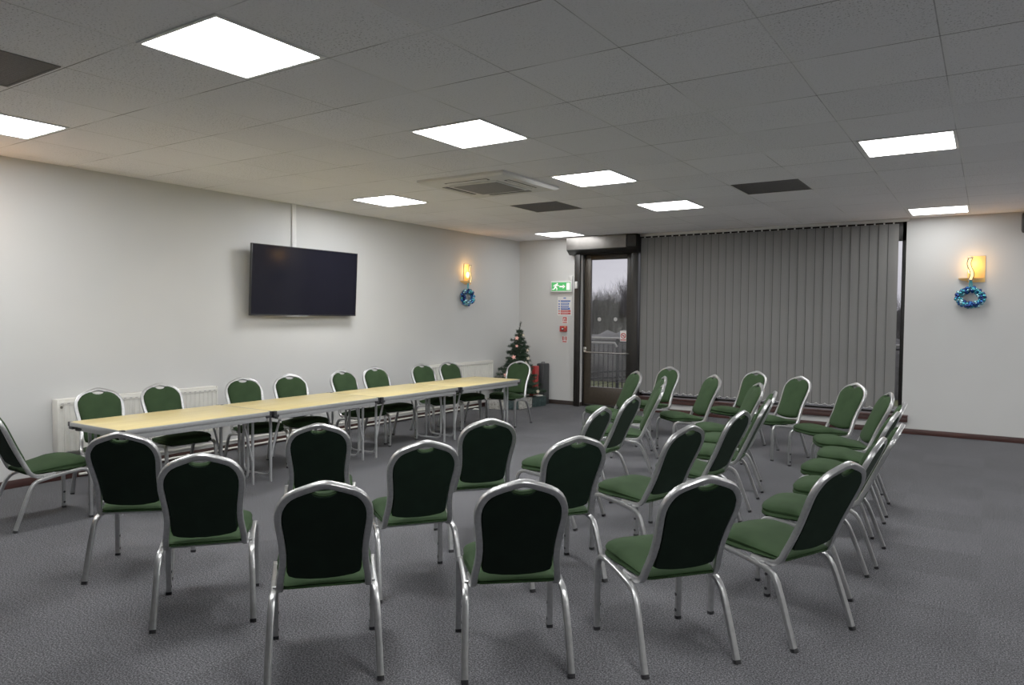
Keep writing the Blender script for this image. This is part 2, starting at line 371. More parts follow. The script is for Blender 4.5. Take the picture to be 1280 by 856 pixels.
# shutter
sh = empty('roller_shutter', (-5.3, 10.72, 2.62)); tag(sh, 'dark metal roller shutter box and side guides around the glass door', 'roller shutter')
def spart(name, mb, m):
    o = mb.build(name, m, sh); o.location = (5.3, -10.72, -2.62); return o
hp = [(10.60, 2.632), (10.60, 2.826), (10.64, ZC-.002), (YB, ZC-.002), (YB, 2.556), (10.71, 2.556)]
spart('shutter_box', MB().prism(hp, 'x', -5.925, -4.845), M['shutter_metal'])
hp2 = [(10.61, 2.64), (10.61, 2.82), (10.65, ZC-.004), (YB, ZC-.004), (YB, 2.556), (10.71, 2.556)]
spart('end_box', MB().prism(hp2, 'x', -4.843, -4.68), M['bronze'])
spart('underside', MB().prism([(10.602, 2.628), (10.712, 2.552), (YB, 2.552), (YB, 2.545), (10.70, 2.545), (10.60, 2.622)], 'x', -5.925, -4.68), M['bronze'])
spart('guide', MB().bb(-5.823, -5.722, 10.70, 10.745, 0, 2.552, .005), M['bronze'])
spart('guide', MB().bb(-4.80, -4.69, 10.72, 10.80, 0, 2.552, .005), M['bronze'])
struct(MB().bb(-5.818, -5.724, 10.745, YB+.01, 0, 2.56).build('trim_2', M['wall'], smooth=False))
skirting('trim_3', -5.822, -5.720, 10.748, YB, M['dark_skirting'])

# ------------------------------------------------------------------ vertical blind
bl = empty('vertical_blind', (-2.85, 10.79, 0)); tag(bl, 'closed grey vertical blind covering the wide window', 'blind')
o = MB().bb(-4.68, -.90, 10.765, 10.815, 2.80, ZC-.001, .004).build('headrail', M['white_bar'], bl); o.location = (2.85, -10.79, 0)
NS = 32; X0, X1 = -4.66, -1.025; pitch = (X1-X0)/NS
sl = None; hk = None
slat_mb = MB()
ww = pitch*.5+.006; pr = []
for k in range(9):
    t = -1+2*k/8; pr.append((t*ww, -.006*(1-t*t)))
rot = R(5)
prof = [(x*math.cos(rot)-y*math.sin(rot), x*math.sin(rot)+y*math.cos(rot)) for x, y in pr]
back = [(x, y+.0015) for x, y in prof[::-1]]
slat_mb.prism(prof+back, 'z', .318, 2.775)
e0 = prof[0]; slat_mb.bb(e0[0]-.001, e0[0]+.0045, e0[1]-.0022, e0[1]+.001, .318, 2.775, mi=1)  # dark strip on one slat edge, painted in for the shade between slats
first = slat_mb.build('slat', [M['blind'], M['blind_edge_shade']], bl)
hookm = MB().box((0, .0, 2.788), (pitch*.16, .012, .03)).build('slat_hanger', M['white_bar'], first)
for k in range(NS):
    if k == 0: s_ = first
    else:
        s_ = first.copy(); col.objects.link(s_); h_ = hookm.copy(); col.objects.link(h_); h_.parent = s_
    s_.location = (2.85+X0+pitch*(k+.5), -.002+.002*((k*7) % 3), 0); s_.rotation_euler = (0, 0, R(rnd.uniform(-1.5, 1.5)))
ch = MB(); path = []
for k in range(NS):
    xx = X0+pitch*(k+.5)
    for q, dz in ((-.5, -.006), (-.34, -.012), (-.16, .010), (0, .018), (.16, .010), (.34, -.012)):
        path.append((2.85+xx+q*pitch, -.012, .320+dz*.7))
ch.sweep(path, circle(.0018, 5)); ch.build('bottom_chain', M['white_plastic'], bl)
wt = MB()
for k in range(NS):
    xx = 2.85+X0+pitch*(k+.5); wt.box((xx, -.011, .332), (.016, .004, .012), None, .002)
wt.build('slat_weight', M['white_bar'], bl)

# ------------------------------------------------------------------ ceiling lights, dark vents, cassette
def cell(i, j): return (GX+T*(i+.5), GY+T*(j+.5), ZC)
L0 = empty('ceiling_light', cell(0, 0))
hw = T/2-.012; iw = T/2-.033
f_ = MB()
for s in (-1, 1):
    f_.bb(-hw, hw, s*iw, s*hw, -.008, 0, .002); f_.bb(s*iw, s*hw, -iw, iw, -.008, 0, .002)
f_.build('frame', M['white_plastic'], L0)
MB().bb(-iw, iw, -iw, iw, -.004, -.001).build('diffuser', M['panel'], L0, smooth=False)
LIGHTS = [((0, 0), 'large bright square ceiling light panel nearest the camera'),
          ((-4, 0), 'bright ceiling light panel above the left wall, cut off by the left photo edge'),
          ((0, 3), 'bright ceiling light panel between the nearest one and the air conditioner'),
          ((-4, 6), 'bright ceiling light panel above the television, left of the air conditioner'),
          ((0, 6), 'bright ceiling light panel just right of the air conditioner, third of the middle line'),
          ((0, 9), 'bright ceiling light panel in front of the blind, last of the middle line'),
          ((-4, 12), 'small far ceiling light panel beside the shutter box above the door'),
          ((4, 6), 'bright ceiling light panel above the right side, right of the dark vent'),
          ((4, 12), 'far ceiling light panel above the right end of the blind'),
          ((4, 0), 'added light panel out of view to the right above the camera'),  # from here on: unseen panels added to light the room
          ((8, 0), 'added light panel out of view near the right wall, level with the camera'),
          ((8, 6), 'added light panel out of view near the right wall, in the middle of the room'),
          ((8, 12), 'added light panel out of view near the right wall, by the window side')]
for n, (ij, lab) in enumerate(LIGHTS):
    o = L0 if n == 0 else copy_tree(L0)
    o.location = cell(*ij); tag(o, lab, 'ceiling light', 'square ceiling light panels')
    if ij in ((4, 12), (-4, 12)):
        for c in o.children:
            if c.name.startswith('diffuser'): c.data = c.data.copy(); c.data.materials[0] = M['panel_dim']
V0 = empty('ceiling_vent', cell(2, 8))
f_ = MB()
for s in (-1, 1):
    f_.bb(-hw, hw, s*(hw-.012), s*hw, -.005, 0); f_.bb(s*(hw-.012), s*hw, -hw, hw, -.005, 0)
f_.build('frame', M['vent_dark'], V0, smooth=False)
g_ = MB().bb(-hw+.012, hw-.012, -hw+.012, hw-.012, -.001, 0)
for k in range(-12, 13): g_.bb(-hw+.012, hw-.012, k*.024-.002, k*.024+.002, -.0022, -.001)
for k in range(-12, 13): g_.bb(k*.024-.002, k*.024+.002, -hw+.012, hw-.012, -.0022, -.001)
g_.build('grille', M['vent_dark'], V0, smooth=False)
for n, (ij, lab) in enumerate((((2, 8), 'dark grey square ceiling grille left of the right-hand light panels, before the blind'),
                               ((-2, 8), 'dark grey square ceiling grille just behind the air conditioner'),
                               ((-2, -1), 'dark grey square ceiling grille at the top left photo edge'))):
    o = V0 if n == 0 else copy_tree(V0)
    o.location = cell(*ij); tag(o, lab, 'ceiling vent', 'dark ceiling grilles')
ac = empty('air_conditioner', (GX-1.05*T, GY+6.05*T, ZC)); tag(ac, 'white four-way air conditioner cassette set in the ceiling', 'air conditioner')
a_ = MB(); q = .51
a_.rings([[(sx*q, sy*q, 0) for sx, sy in ((-1, -1), (1, -1), (1, 1), (-1, 1))], [(sx*q, sy*q, -.022) for sx, sy in ((-1, -1), (1, -1), (1, 1), (-1, 1))],
          [(sx*(q-.03), sy*(q-.03), -.038) for sx, sy in ((-1, -1), (1, -1), (1, 1), (-1, 1))]], cap0=False)
a_.build('panel', M['ac_white'], ac, smooth=False)
gr = MB().bb(-.285, .285, -.285, .285, -.047, -.038, .003)
gi = gr.build('intake_grille', M['ac_white'], ac)
m_ = MB().bb(-.255, .255, -.255, .255, -.050, -.046)
for k in range(-15, 16): m_.bb(-.255, .255, k*.016-.003, k*.016+.003, -.053, -.049)
m_.build('mesh_filter', M['ac_grille'], gi, smooth=False)
for k in range(4):
    rm = Matrix.Rotation(R(90*k), 4, 'Z')
    s_ = MB().bb(-.25, .25, .345, .405, -.0405, -.0375).build('air_slot', M['slot_black'], ac, smooth=False); s_.matrix_local = rm
    v_ = MB().box((0, .382, -.040), (.48, .030, .006), Matrix.Rotation(R(14), 3, 'X'), .002).build('louvre', M['ac_white'], s_)

# ------------------------------------------------------------------ banquet chair
SIL, GRN, BLK = M['silver'], M['green'], M['black_plastic']
ch0 = empty('banquet_chair')
TUBE = rounded(.027, .028, .005)
RECL = .4556
def by(z): return -.155-(z-.42)*RECL
half = [(0, .857), (.018, .8555), (.040, .8495), (.080, .8365), (.112, .8245), (.135, .812), (.153, .795), (.167, .773), (.176, .748), (.180, .722), (.179, .69), (.173, .64), (.1675, .59), (.165, .545), (.167, .50), (.173, .455), (.179, .42)]
pth = [(x, by(z), z) for x, z in half]
pth += [(.181, -.142, .392), (.183, -.122, .371), (.185, -.095, .360), (.186, -.05, .357), (.187, .02, .360)]
full = [(-x, y, z) for x, y, z in pth[:0:-1]] + pth
MB().sweep(full, TUBE, up=(1, 0, 0)).build('back_frame', SIL, ch0)
# cushion
outl = fillet([(-.172, -.152), (.172, -.152), (.205, .10), (.205, .235), (.10, .268), (-.10, .268), (-.205, .235), (-.205, .10)], [.03, .03, .2, .085, .2, .2, .085, .2], 5)
def seat_ring(ins, z, dome=0):
    out = []
    for x, y in outl:
        k = max(0, 1-ins/.19); yy = .05+(y-.05)*max(0, 1-ins/.20); t = min(1, max(0, (yy+.15)/.28)); t = t*t*(3-2*t)
        out.append((x*k, yy, z if z < .376 else .374+(z-.374)*(.42+.58*t)))
    return out
sr = [seat_ring(.02, .374), seat_ring(.004, .377), seat_ring(-.003, .386), seat_ring(0, .397), seat_ring(.006, .402), seat_ring(.001, .406), seat_ring(-.002, .418), seat_ring(.004, .432), seat_ring(.018, .443), seat_ring(.045, .452), seat_ring(.09, .459), seat_ring(.14, .462), seat_ring(.175, .463)]
MB().rings(sr).build('seat', GRN, ch0)
# back pad
pr_ = [(0, .811), (.022, .813), (.040, .820), (.051, .831), (.068, .832), (.100, .8215), (.126, .808), (.147, .786), (.165, .758), (.168, .73), (.165, .69), (.159, .64), (.153, .59), (.150, .55), (.1505, .505), (.151, .462), (.145, .441), (.122, .430), (.065, .421), (0, .418)]
po = pr_+[(-x, z) for x, z in pr_[-2:0:-1]]
nv = Vector((0, math.cos(math.atan(RECL)), math.sin(math.atan(RECL))))
def pad_ring(k, n):
    cz = .62; out = []
    for x, z in po:
        zz = cz+(z-cz)*(1-k*.75); out.append(Vector((x*(1-k), by(zz), zz))+nv*n)
    return out
MB().rings([pad_ring(.05, -.009), pad_ring(.0, -.006), pad_ring(-.012, 0), pad_ring(-.010, .012), pad_ring(.01, .022), pad_ring(.06, .031), pad_ring(.2, .038), pad_ring(.5, .042), pad_ring(.85, .043)], cap0=True).build('backrest', GRN, ch0)
MB().rings([pad_ring(.035, -.0125), pad_ring(.02, -.0095), pad_ring(.02, -.006)], cap0=True, cap1=True).build('back_panel', M['green_back'], ch0)
# lip of the hand hole
lip = [Vector((x, by(z), z))+nv*.004 for x, z in ((-.052, .832), (-.040, .820), (-.022, .813), (0, .811), (.022, .813), (.040, .820), (.052, .832))]
MB().sweep(lip, circle(.0032, 6)).build('hand_hole_trim', GRN, ch0)
for s in (-1, 1):
    xa, xf = s*.213, s*.222
    rear_top = (xa, -.075, .336)
    rp = [(s*.226, -.250, .012), (s*.224, -.212, .115), (s*.220, -.174, .218), (s*.217, -.146, .285), (s*.215, -.125, .315), (s*.214, -.100, .331), rear_top]
    lg = MB().sweep(rp, rounded(.024, .029, .007), up=(1, 0, 0)).build('leg', SIL, ch0)
    MB().sweep([(s*.226, -.2535, 0), (s*.226, -.2485, .016)], rounded(.027, .032, .007), up=(1, 0, 0)).build('foot_cap', BLK, lg)
    fp = [(s*.224, .247, .012), (s*.224, .247, .15), (s*.224, .247, .29), (s*.2235, .244, .325), (s*.222, .234, .350), (s*.220, .216, .366), (s*.217, .19, .3715), (s*.216, .165, .369)]
    lg = MB().sweep(fp, rounded(.024, .029, .007), up=(1, 0, 0)).build('leg', SIL, ch0)
    MB().sweep([(s*.224, .247, 0), (s*.224, .247, .016)], rounded(.027, .032, .007), up=(1, 0, 0)).build('foot_cap', BLK, lg)
    for zz in (.045, .125): MB().sweep([(s*.2125, .247, zz), (s*.208, .247, zz)], circle(.009, 10)).build('stacking_stud', BLK, lg)
    MB().sweep([rear_top, (xa, .0, .349), (s*.214, .09, .361), (s*.216, .165, .369)], rounded(.024, .027, .007), up=(1, 0, 0)).build('side_rail', SIL, ch0)
for yy, zz in ((-.05, .350), (.15, .358)):
    MB().sweep([(-.215, yy, zz), (.215, yy, zz)], rounded(.022, .018, .005)).build('crossbar', SIL, ch0)
MB().box((0, .06, .370), (.33, .34, .008)).build('seat_board', BLK, ch0)
CH = [
 # x, y, heading (deg), label, row
 (-5.780, 2.478, -2, 'green banquet chair seen side-on at the left photo edge, by the table end', 'E'),
 (-4.200, 2.351, 43, 'leftmost dark-backed banquet chair, in front of the near table corner', 'O'),
 (-3.338, 2.217, 51, 'second dark-backed banquet chair from the left, partly covering the leftmost one', 'O'),
 (-2.423, 2.177, 48, 'dark-backed banquet chair third in the nearest row, rear foot cut by the photo bottom', 'O'),
 (-1.766, 2.684, 41, 'dark-backed banquet chair at the bottom centre, seen squarely from behind, fourth in the nearest row', 'O'),
 (-1.223, 3.145, 51, 'banquet chair fifth in the nearest row, its green seat showing left of the back', 'O'),
 (-.838, 3.729, 66, 'rightmost large banquet chair of the nearest row, its whole green seat showing', 'O'),
 (-3.594, 3.192, 47, 'dark-backed banquet chair alone close to the tables, behind the third near chair', 'M'),
 (-2.713, 3.089, 53, 'dark-backed banquet chair showing between the third and fourth chairs of the nearest row', 'M'),
 (-2.139, 3.678, 55, 'dark-backed banquet chair overlapped by the right edge of the bottom centre chair', 'M'),
 (-1.830, 4.337, 74, 'banquet chair behind the fifth near chair, its wide green seat reaching left', 'M'),
 (-1.775, 5.172, 83, 'edge-on banquet chair just behind the middle one with the wide left-reaching seat', 'M'),
 (-1.798, 5.899, 97, 'edge-on banquet chair, second behind the middle one with the wide left-reaching seat', 'M'),
 (-1.910, 6.551, 106, 'edge-on banquet chair showing only a sliver of frame in the middle file', 'M'),
 (-2.188, 7.188, 123, 'green-fronted banquet chair rising directly behind the edge-on chairs of the middle file', 'M'),
 (-2.818, 7.839, 135, 'green-fronted banquet chair facing left, standing alone between inner and middle files', 'M'),
 (-2.506, 8.673, 151, 'far green banquet chair at the sill, partly behind the last middle file chair', 'O'),
 (-3.581, 8.674, 158, 'far green banquet chair before the left end of the window sill', 'M'),
 (-2.900, 3.952, 51, 'dark-backed banquet chair with open carpet around it, below the far table end', 'I'),
 (-2.664, 4.716, 90, 'banquet chair with only back top and seat front showing behind a dark back', 'I'),
 (-2.790, 5.544, 91, 'third banquet chair of the inner arc, its frame leaning right over bare carpet', 'I'),
 (-2.924, 6.460, 115, 'nearer of two overlapping narrow green-fronted banquet chairs in the inner arc', 'I'),
 (-3.256, 7.352, 121, 'farther of two overlapping narrow green-fronted banquet chairs in the inner arc', 'I'),
 (-3.738, 7.775, 137, 'green-fronted banquet chair in front of the glass door', 'I'),
 (-.820, 4.455, 87, 'edge-on banquet chair right behind the rightmost large chair', 'O'),
 (-.785, 5.080, 91, 'edge-on banquet chair second behind the rightmost large chair, its back turned outward', 'O'),
 (-.869, 5.742, 87, 'edge-on banquet chair third behind the rightmost large chair', 'O'),
 (-.880, 6.373, 94, 'edge-on banquet chair fourth behind the rightmost large chair, before the sill end', 'O'),
 (-1.039, 7.053, 110, 'green-fronted narrow banquet chair in front of the right end of the blind', 'O'),
 (-1.337, 7.742, 136, 'green-fronted banquet chair left of the right-hand file, turned halfway to the camera', 'O'),
 (-1.931, 8.218, 146, 'green banquet chair facing the camera in front of the blind, right of the middle row', 'O'),
 (-6.087, 3.149, -101, 'green banquet chair behind the near table, covering the left end of the near radiator', 'W'),
 (-6.088, 3.746, -95, 'green banquet chair behind the near table, covering the right half of the near radiator', 'W'),
 (-6.043, 4.541, -105, 'green banquet chair behind the second table, left one of its pair under the television', 'W'),
 (-5.990, 5.077, -107, 'green banquet chair behind the second table, right one of its pair under the television', 'W'),
 (-5.997, 5.930, -94, 'green banquet chair behind the third table, left one of its pair right of the television', 'W'),
 (-6.068, 6.486, -103, 'green banquet chair behind the third table, right one of its pair right of the television', 'W'),
 (-6.030, 7.331, -104, 'green banquet chair behind the far table, beside the left end of the far radiator', 'W'),
 (-6.008, 7.896, -102, 'green banquet chair behind the far table, in front of the middle of the far radiator', 'W'),
 (-5.594, 8.400, 186, 'green banquet chair at the far end of the tables, in front of the christmas tree', 'E'),
]
GRP = {'O': 'banquet chairs of the outer arc', 'M': 'banquet chairs of the second arc', 'I': 'banquet chairs of the inner arc', 'W': 'banquet chairs between the tables and the left wall', 'E': 'banquet chairs at the table ends'}
for n, (x, y, a, lab, g) in enumerate(CH):
    o = ch0 if n == 0 else copy_tree(ch0)
    o.location = (x, y, 0); o.rotation_euler = (0, 0, R(a)); tag(o, lab, 'chair', GRP[g])

# ------------------------------------------------------------------ folding tables in a line
TZ, TW, TL = .664, .77, 1.338
tb = empty('folding_table')
xf_, xb_ = TW/2, -TW/2
MB().bb(xb_+.006, xf_-.006, -TL/2+.006, TL/2-.006, TZ-.022, TZ, .002).build('tabletop', M['laminate'], tb)
e_ = MB()
e_.bb(xf_-.008, xf_+.002, -TL/2, TL/2, TZ-.034, TZ-.001, .003).bb(xb_-.002, xb_+.008, -TL/2, TL/2, TZ-.034, TZ-.001, .003)
e_.bb(xb_, xf_, -TL/2-.001, -TL/2+.008, TZ-.034, TZ-.001, .003).bb(xb_, xf_, TL/2-.008, TL/2+.001, TZ-.034, TZ-.001, .003)
e_.build('edge_trim', M['alu_edge'], tb)
a_ = MB()
a_.bb(xf_-.035, xf_-.012, -TL/2+.05, TL/2-.05, TZ-.080, TZ-.03, .004).bb(xb_+.012, xb_+.035, -TL/2+.05, TL/2-.05, TZ-.080, TZ-.03, .004)
a_.bb(xb_+.03, xf_-.03, -TL/2+.05, -TL/2+.07, TZ-.075, TZ-.03, .004).bb(xb_+.03, xf_-.03, TL/2-.07, TL/2-.05, TZ-.075, TZ-.03, .004)
a_.build('apron', M['table_steel'], tb)
for sy in (-1, 1):
    yl = sy*(TL/2-.085); u_ = yl-sy*.028
    for sx in (-1, 1):
        MB().sweep([(sx*.225, yl, 0), (sx*.225, yl, TZ-.035)], circle(.0125, 10)).build('leg', M['table_steel'], tb)
        MB().sweep([(sx*.225, yl-sy*.008, .22), (sx*.228, yl-sy*.05, .40), (sx*.232, yl-sy*.115, TZ-.05)], circle(.010, 8)).build('brace', M['table_steel'], tb)
        MB().box((sx*(TW/2-.03), sy*(TL/2-.03), TZ-.045), (.062, .062, .03), None, .012).sweep([(sx*.22, yl-.03*0, TZ-.058), (sx*.352, sy*(TL/2-.05), TZ-.058)], circle(.020, 10)).build('corner_bracket', BLK, tb)
        MB().bb(sx*(TW/2-.03), sx*(TW/2+.004), sy*(TL/2-.03), sy*(TL/2+.002), TZ-.036, TZ+.001, .004).build('corner_cap', BLK, tb)
    pts = [(-.195, TZ-.06), (-.195, .13), (-.188, .085), (-.165, .055), (-.12, .045), (.12, .045), (.165, .055), (.188, .085), (.195, .13), (.195, TZ-.06)]
    MB().sweep([(x, u_, z) for x, z in pts], circle(.011, 8), up=(0, 1, 0)).build('leg_frame', M['table_steel'], tb)
TLAB = ['beech-topped folding table nearest the camera, leftmost of the four in a line', 'beech-topped folding table below the television, second of the four in a line',
        'beech-topped folding table right of the television, third of the four in a line', 'beech-topped folding table farthest away, ending in front of the christmas tree']
for n in range(4):
    o = tb if n == 0 else copy_tree(tb)
    o.location = (-5.645+.006*n, 2.785+1.346*(n+.5), 0); o.rotation_euler = (0, 0, R(.5)); tag(o, TLAB[n], 'table', 'folding tables in a line')

# ------------------------------------------------------------------ left wall: radiators, pipes, television
def radiator(y0, y1, z0, z1, lab):
    t = empty('radiator', (XL+.075, (y0+y1)/2, 0)); L = y1-y0; h = L/2
    b = MB()
    n = int(L/.048); p = []
    for k in range(n):
        a = -h+L*k/n; s = L/n
        p += [(a, .046), (a+s*.30, .046), (a+s*.42, .038), (a+s*.86, .038)]
    p.append((h, .046)); poly = p+[(h, -.045), (-h, -.045)]
    vs = []
    b.rings([[(x, y, z0+.0) for y, x in poly], [(x, y, z1-.02) for y, x in poly]])
    b.build('panel', M['white_enamel'], t)
    MB().bb(-.048, .040, -h, h, z1-.022, z1, .004).build('top_cover', M['white_enamel'], t)
    MB().bb(.040, .049, -h, h, z1-.055, z1-.018, .003).build('top_rim', M['white_enamel'], t)
    g = MB(); m = int(L/.055)
    for k in range(m):
        a = -h+L*(k+.5)/m; g.box((.0495, a, z1-.040), (.002, .024, .006))
    g.build('vent_slot', M['ac_grille'], t)
    for s in (-1, 1): MB().bb(-.048, .049, s*h, s*(h+.012), z0, z1, .004).build('side_cover', M['white_enamel'], t)
    MB().sweep([(.049, -h+.02, z1-.07), (.057, -h+.02, z1-.07)], circle(.012, 10)).build('bleed_valve', M['chrome'], t)
    for s in (-1, 1): MB().bb(-.074, -.045, s*h*.75-.03, s*h*.75+.03, z0+.05, z1-.05).build('wall_bracket', M['white_enamel'], t)
    return tag(t, lab, 'radiator', 'cream panel radiators')
radiator(3.105, 4.680, .27, .745, 'cream ribbed radiator on the left wall behind the nearest table')
radiator(8.208, 9.838, .33, .775, 'cream ribbed radiator on the left wall between far table and christmas tree')
for z, xo, lab in ((.115, .034, 'upper thin white heating pipe just above the left baseboard'), (.035, .055, 'lower thin white heating pipe in front of the left baseboard')):
    p = MB().sweep([(XL+xo, 3.3, z), (XL+xo, 9.6, z)], circle(.011, 10)).build('heating_pipe', M['white_enamel']); tag(p, lab, 'pipe', 'heating pipes')
    for yy in (4.4, 5.8, 7.2, 8.6):
        MB().bb(XL+.001 if z > .08 else XL+.021, XL+xo, yy-.012, yy+.012, z-.012, z+.012, .003).build('pipe_clip', M['white_plastic'], p)
TVC, TVZ = 5.908, 1.501
tv = empty('television', (XL, TVC, TVZ)); tag(tv, 'large black flat television tilted forward on the left wall', 'television')
tilt = .049; TVW, TVH = 1.607, .810
rt = Matrix.Rotation(tilt, 4, 'Y')
def tvp(name, mb, m, par=None):
    o = mb.build(name, m, par or tv)
    if par is None: o.matrix_local = Matrix.Translation((.12, 0, 0)) @ rt
    return o
bz = MB()
body = tvp('casing', MB().bb(-.034, -.001, -TVW/2, TVW/2, 0, TVH, .006), M['tv_black'])
b4 = MB().bb(-.002, .003, -TVW/2, TVW/2, 0, .014, .001).bb(-.002, .003, -TVW/2, TVW/2, TVH-.008, TVH, .001)
for s in (-1, 1): b4.bb(-.002, .003, s*TVW/2, s*(TVW/2-.008), 0, TVH, .001)
MB()
b4.build('bezel', M['tv_black'], body)
MB().bb(-.001, .0012, -TVW/2+.007, TVW/2-.007, .012, TVH-.007).build('screen', M['screen'], body, smooth=False)
MB().bb(-.012, .004, -.30, .02, -.010, .001, .003).build('sensor_strip', M['alu_edge'], body)
tvp('wall_mount', MB().bb(-.034, -.10, -.08, .08, .25, .5).bb(-.134, -.10, -.22, .22, .2, .55), M['tv_black'])
tr_ = MB().bb(XL, XL+.022, 5.775, 5.838, 2.31, ZC, .004).build('cable_trunking', M['white_plastic']); tag(tr_, 'white vertical cable trunking running from the ceiling down to the television', 'cable cover')

# ------------------------------------------------------------------ wall lights and bauble wreaths
def sconce(loc, rz, lab, power=5.0):
    """local: wall plane is y=0, room is -y, x along the wall"""
    t = empty('wall_light', loc, rz)
    MB().bb(-.035, .155, -.012, 0, -.16, .17, .01).build('back_plate', M['amber'], t)
    bw = []
    for z, rr in ((-.145, .04), (-.135, .10), (-.118, .130), (-.108, .136)):
        bw.append([(rr*math.cos(a), -.004+(-rr*.75*math.sin(a)), z) for a in [math.pi*k/16 for k in range(17)]])
    MB().rings(bw).build('bowl', M['amber'], t)
    s_ = [(.018*math.sin(2*math.pi*k/14), -.105, -.13+.27*k/14) for k in range(15)]
    MB().sweep(s_, rounded(.036, .005, .002), up=(0, 1, 0)).build('wavy_glass', M['amber_bright'], t)
    for s in (-1, 1):
        MB().sweep([(x+s*.021, y-.002, z) for x, y, z in s_], rounded(.009, .009, .002), up=(0, 1, 0)).build('wavy_edge', M['bronze'], t)
    MB().bb(-.026, .026, -.114, -.096, .136, .152, .003).bb(-.026, .026, -.112, -.098, -.142, -.130, .003).sweep([(0, -.10, -.136), (0, -.01, -.14)], circle(.008, 8)).build('bracket', M['chrome'], t)
    MB().ball((0, -.055, -.01), .028, 12, 8, 0, (1, 1, 1.7)).build('bulb', M['bulb'], t)
    L = bpy.data.lights.new('wall_light_glow', 'POINT'); L.energy = power; L.color = (1, .50, .12); L.shadow_soft_size = .05
    lo = bpy.data.objects.new('glow', L); col.objects.link(lo); lo.parent = t; lo.location = (.03, -.085, .075)
    return tag(t, lab, 'wall light', 'amber wall lights')
sconce((XL, 9.215, 2.175), R(90), 'lit amber wall light on the left wall near the far corner, above a wreath', 1.5)
sconce((-.205, YB, 2.150), R(0), 'lit amber wall light with a wavy strip on the back wall right of the window', 1.6)
sconce((XL, 2.28, 2.20), R(90), 'lit amber wall light on the left wall just outside the left photo edge', 2.6)
bcache = {}
def bauble(kind, r):
    k = (kind, r)
    if k not in bcache:
        me_o = MB().ball((0, 0, 0), r, 10, 7).build('bauble', M['bauble_'+kind]); bcache[k] = me_o.data; bpy.data.objects.remove(me_o)
    return bpy.data.objects.new('bauble', bcache[k])
def wreath(loc, rz, rad, lab, hang):
    t = empty('bauble_wreath', loc, rz); a = [2*math.pi*k/28 for k in range(28)]; rr = random.Random(int(loc[1]*10))
    MB().sweep([((rad-.048)*math.cos(q), -.045, (rad-.05)*.78*math.sin(q)) for q in a], circle(.024, 8), closed=True, up=(0, 1, 0)).build('ring', M['ring'], t)
    n = 0
    for tier, (ro, dep, m) in enumerate(((rad-.018, -.045, 25), (rad-.045, -.078, 22), (rad-.080, -.055, 16), (rad-.060, -.072, 18), (rad-.030, -.065, 16))):
        for k in range(m):
            q = 2*math.pi*(k+rr.random()*.6)/m; kind = rr.choice(['navy', 'blue', 'blue', 'teal', 'teal', 'ice', 'navy']); r_ = rr.choice([.017, .021, .025])
            b = bauble(kind, r_); col.objects.link(b); b.parent = t
            b.location = (ro*math.cos(q)+rr.uniform(-.008, .008), dep+rr.uniform(-.014, .008), ro*.78*math.sin(q)+rr.uniform(-.008, .008)); n += 1
    MB().sweep([(-.012, -.05, rad*.78-.05), (-.010, -.055, rad*.78+.03), (-.004, -.06, hang)], rounded(.020, .003, .001), up=(0, 1, 0)).sweep([(.014, -.05, rad*.78-.05), (.012, -.058, rad*.78+.03), (.004, -.062, hang)], rounded(.018, .003, .001), up=(0, 1, 0)).build('ribbon', M['ribbon'], t)
    MB().sweep([(0, 0, hang+.004), (0, -.03, hang+.004), (0, -.064, hang+.002), (0, -.066, hang+.014)], circle(.004, 6)).build('hook', M['chrome'], t)
    return tag(t, lab, 'wreath', 'blue bauble wreaths')
wreath((-.200, YB, 1.797), 0, .172, 'round wreath of shiny blue and turquoise baubles on the wall right of the window', .255)
wreath((XL, 9.225, 1.815), R(90), .172, 'blue bauble wreath on the left wall between television and christmas tree', .265)

# ------------------------------------------------------------------ signs by the door
def on_back(name, x0, x1, z0, z1, th, m, par=None, y=YB, bev=.003):
    o = MB().bb(x0, x1, y-th, y, z0, z1, bev).build(name, m, par); return o
ex = on_back('exit_sign', -6.330, -5.918, 1.930, 2.120, .045, M['sign_white'], bev=.008); tag(ex, 'green emergency exit sign with running man and right arrow beside the door', 'exit sign')
yf = YB-.045
on_back('sign_face', -6.308, -5.940, 1.952, 2.098, .002, M['sign_green'], ex, yf, 0)
def shape(pts, ox, oz, s): return [(ox+s*x, oz+s*z) for x, z in pts]
pm = MB(); y_ = yf-.002
ox, oz, s = -6.295, 1.957, .135
def limb(mb, a, b, w0, w1):
    a, b = Vector((ox+s*a[0], oz+s*a[1])), Vector((ox+s*b[0], oz+s*b[1])); dd = (b-a).normalized(); nn = Vector((-dd.y, dd.x))
    q_ = [a+nn*w0*s, b+nn*w1*s, b-nn*w1*s, a-nn*w0*s]; mb.prism([(p.x, p.y) for p in q_], 'y', y_-.0012, y_)
cx, cz = ox+s*.72, oz+s*.86
pm.prism([(cx+s*.105*math.cos(2*math.pi*k/14), cz+s*.105*math.sin(2*math.pi*k/14)) for k in range(14)], 'y', y_-.0012, y_)
limb(pm, (.60, .78), (.42, .40), .12, .10); limb(pm, (.62, .72), (.86, .60), .05, .045); limb(pm, (.86, .60), (.98, .70), .045, .04)
limb(pm, (.56, .74), (.30, .70), .05, .045); limb(pm, (.30, .70), (.20, .52), .045, .04)
limb(pm, (.44, .44), (.68, .30), .075, .06); limb(pm, (.68, .30), (.66, .04), .06, .05)
limb(pm, (.40, .42), (.30, .20), .075, .06); limb(pm, (.30, .20), (.02, .16), .06, .05)
pm.build('running_man', M['sign_white_lit'], ex, smooth=False)
ar = MB().prism([(-6.155, 2.014), (-6.085, 2.014), (-6.085, 1.990), (-6.040, 2.025), (-6.085, 2.060), (-6.085, 2.036), (-6.155, 2.036)], 'y', y_-.0012, y_)
ar.build('arrow', M['sign_white_lit'], ex, smooth=False)
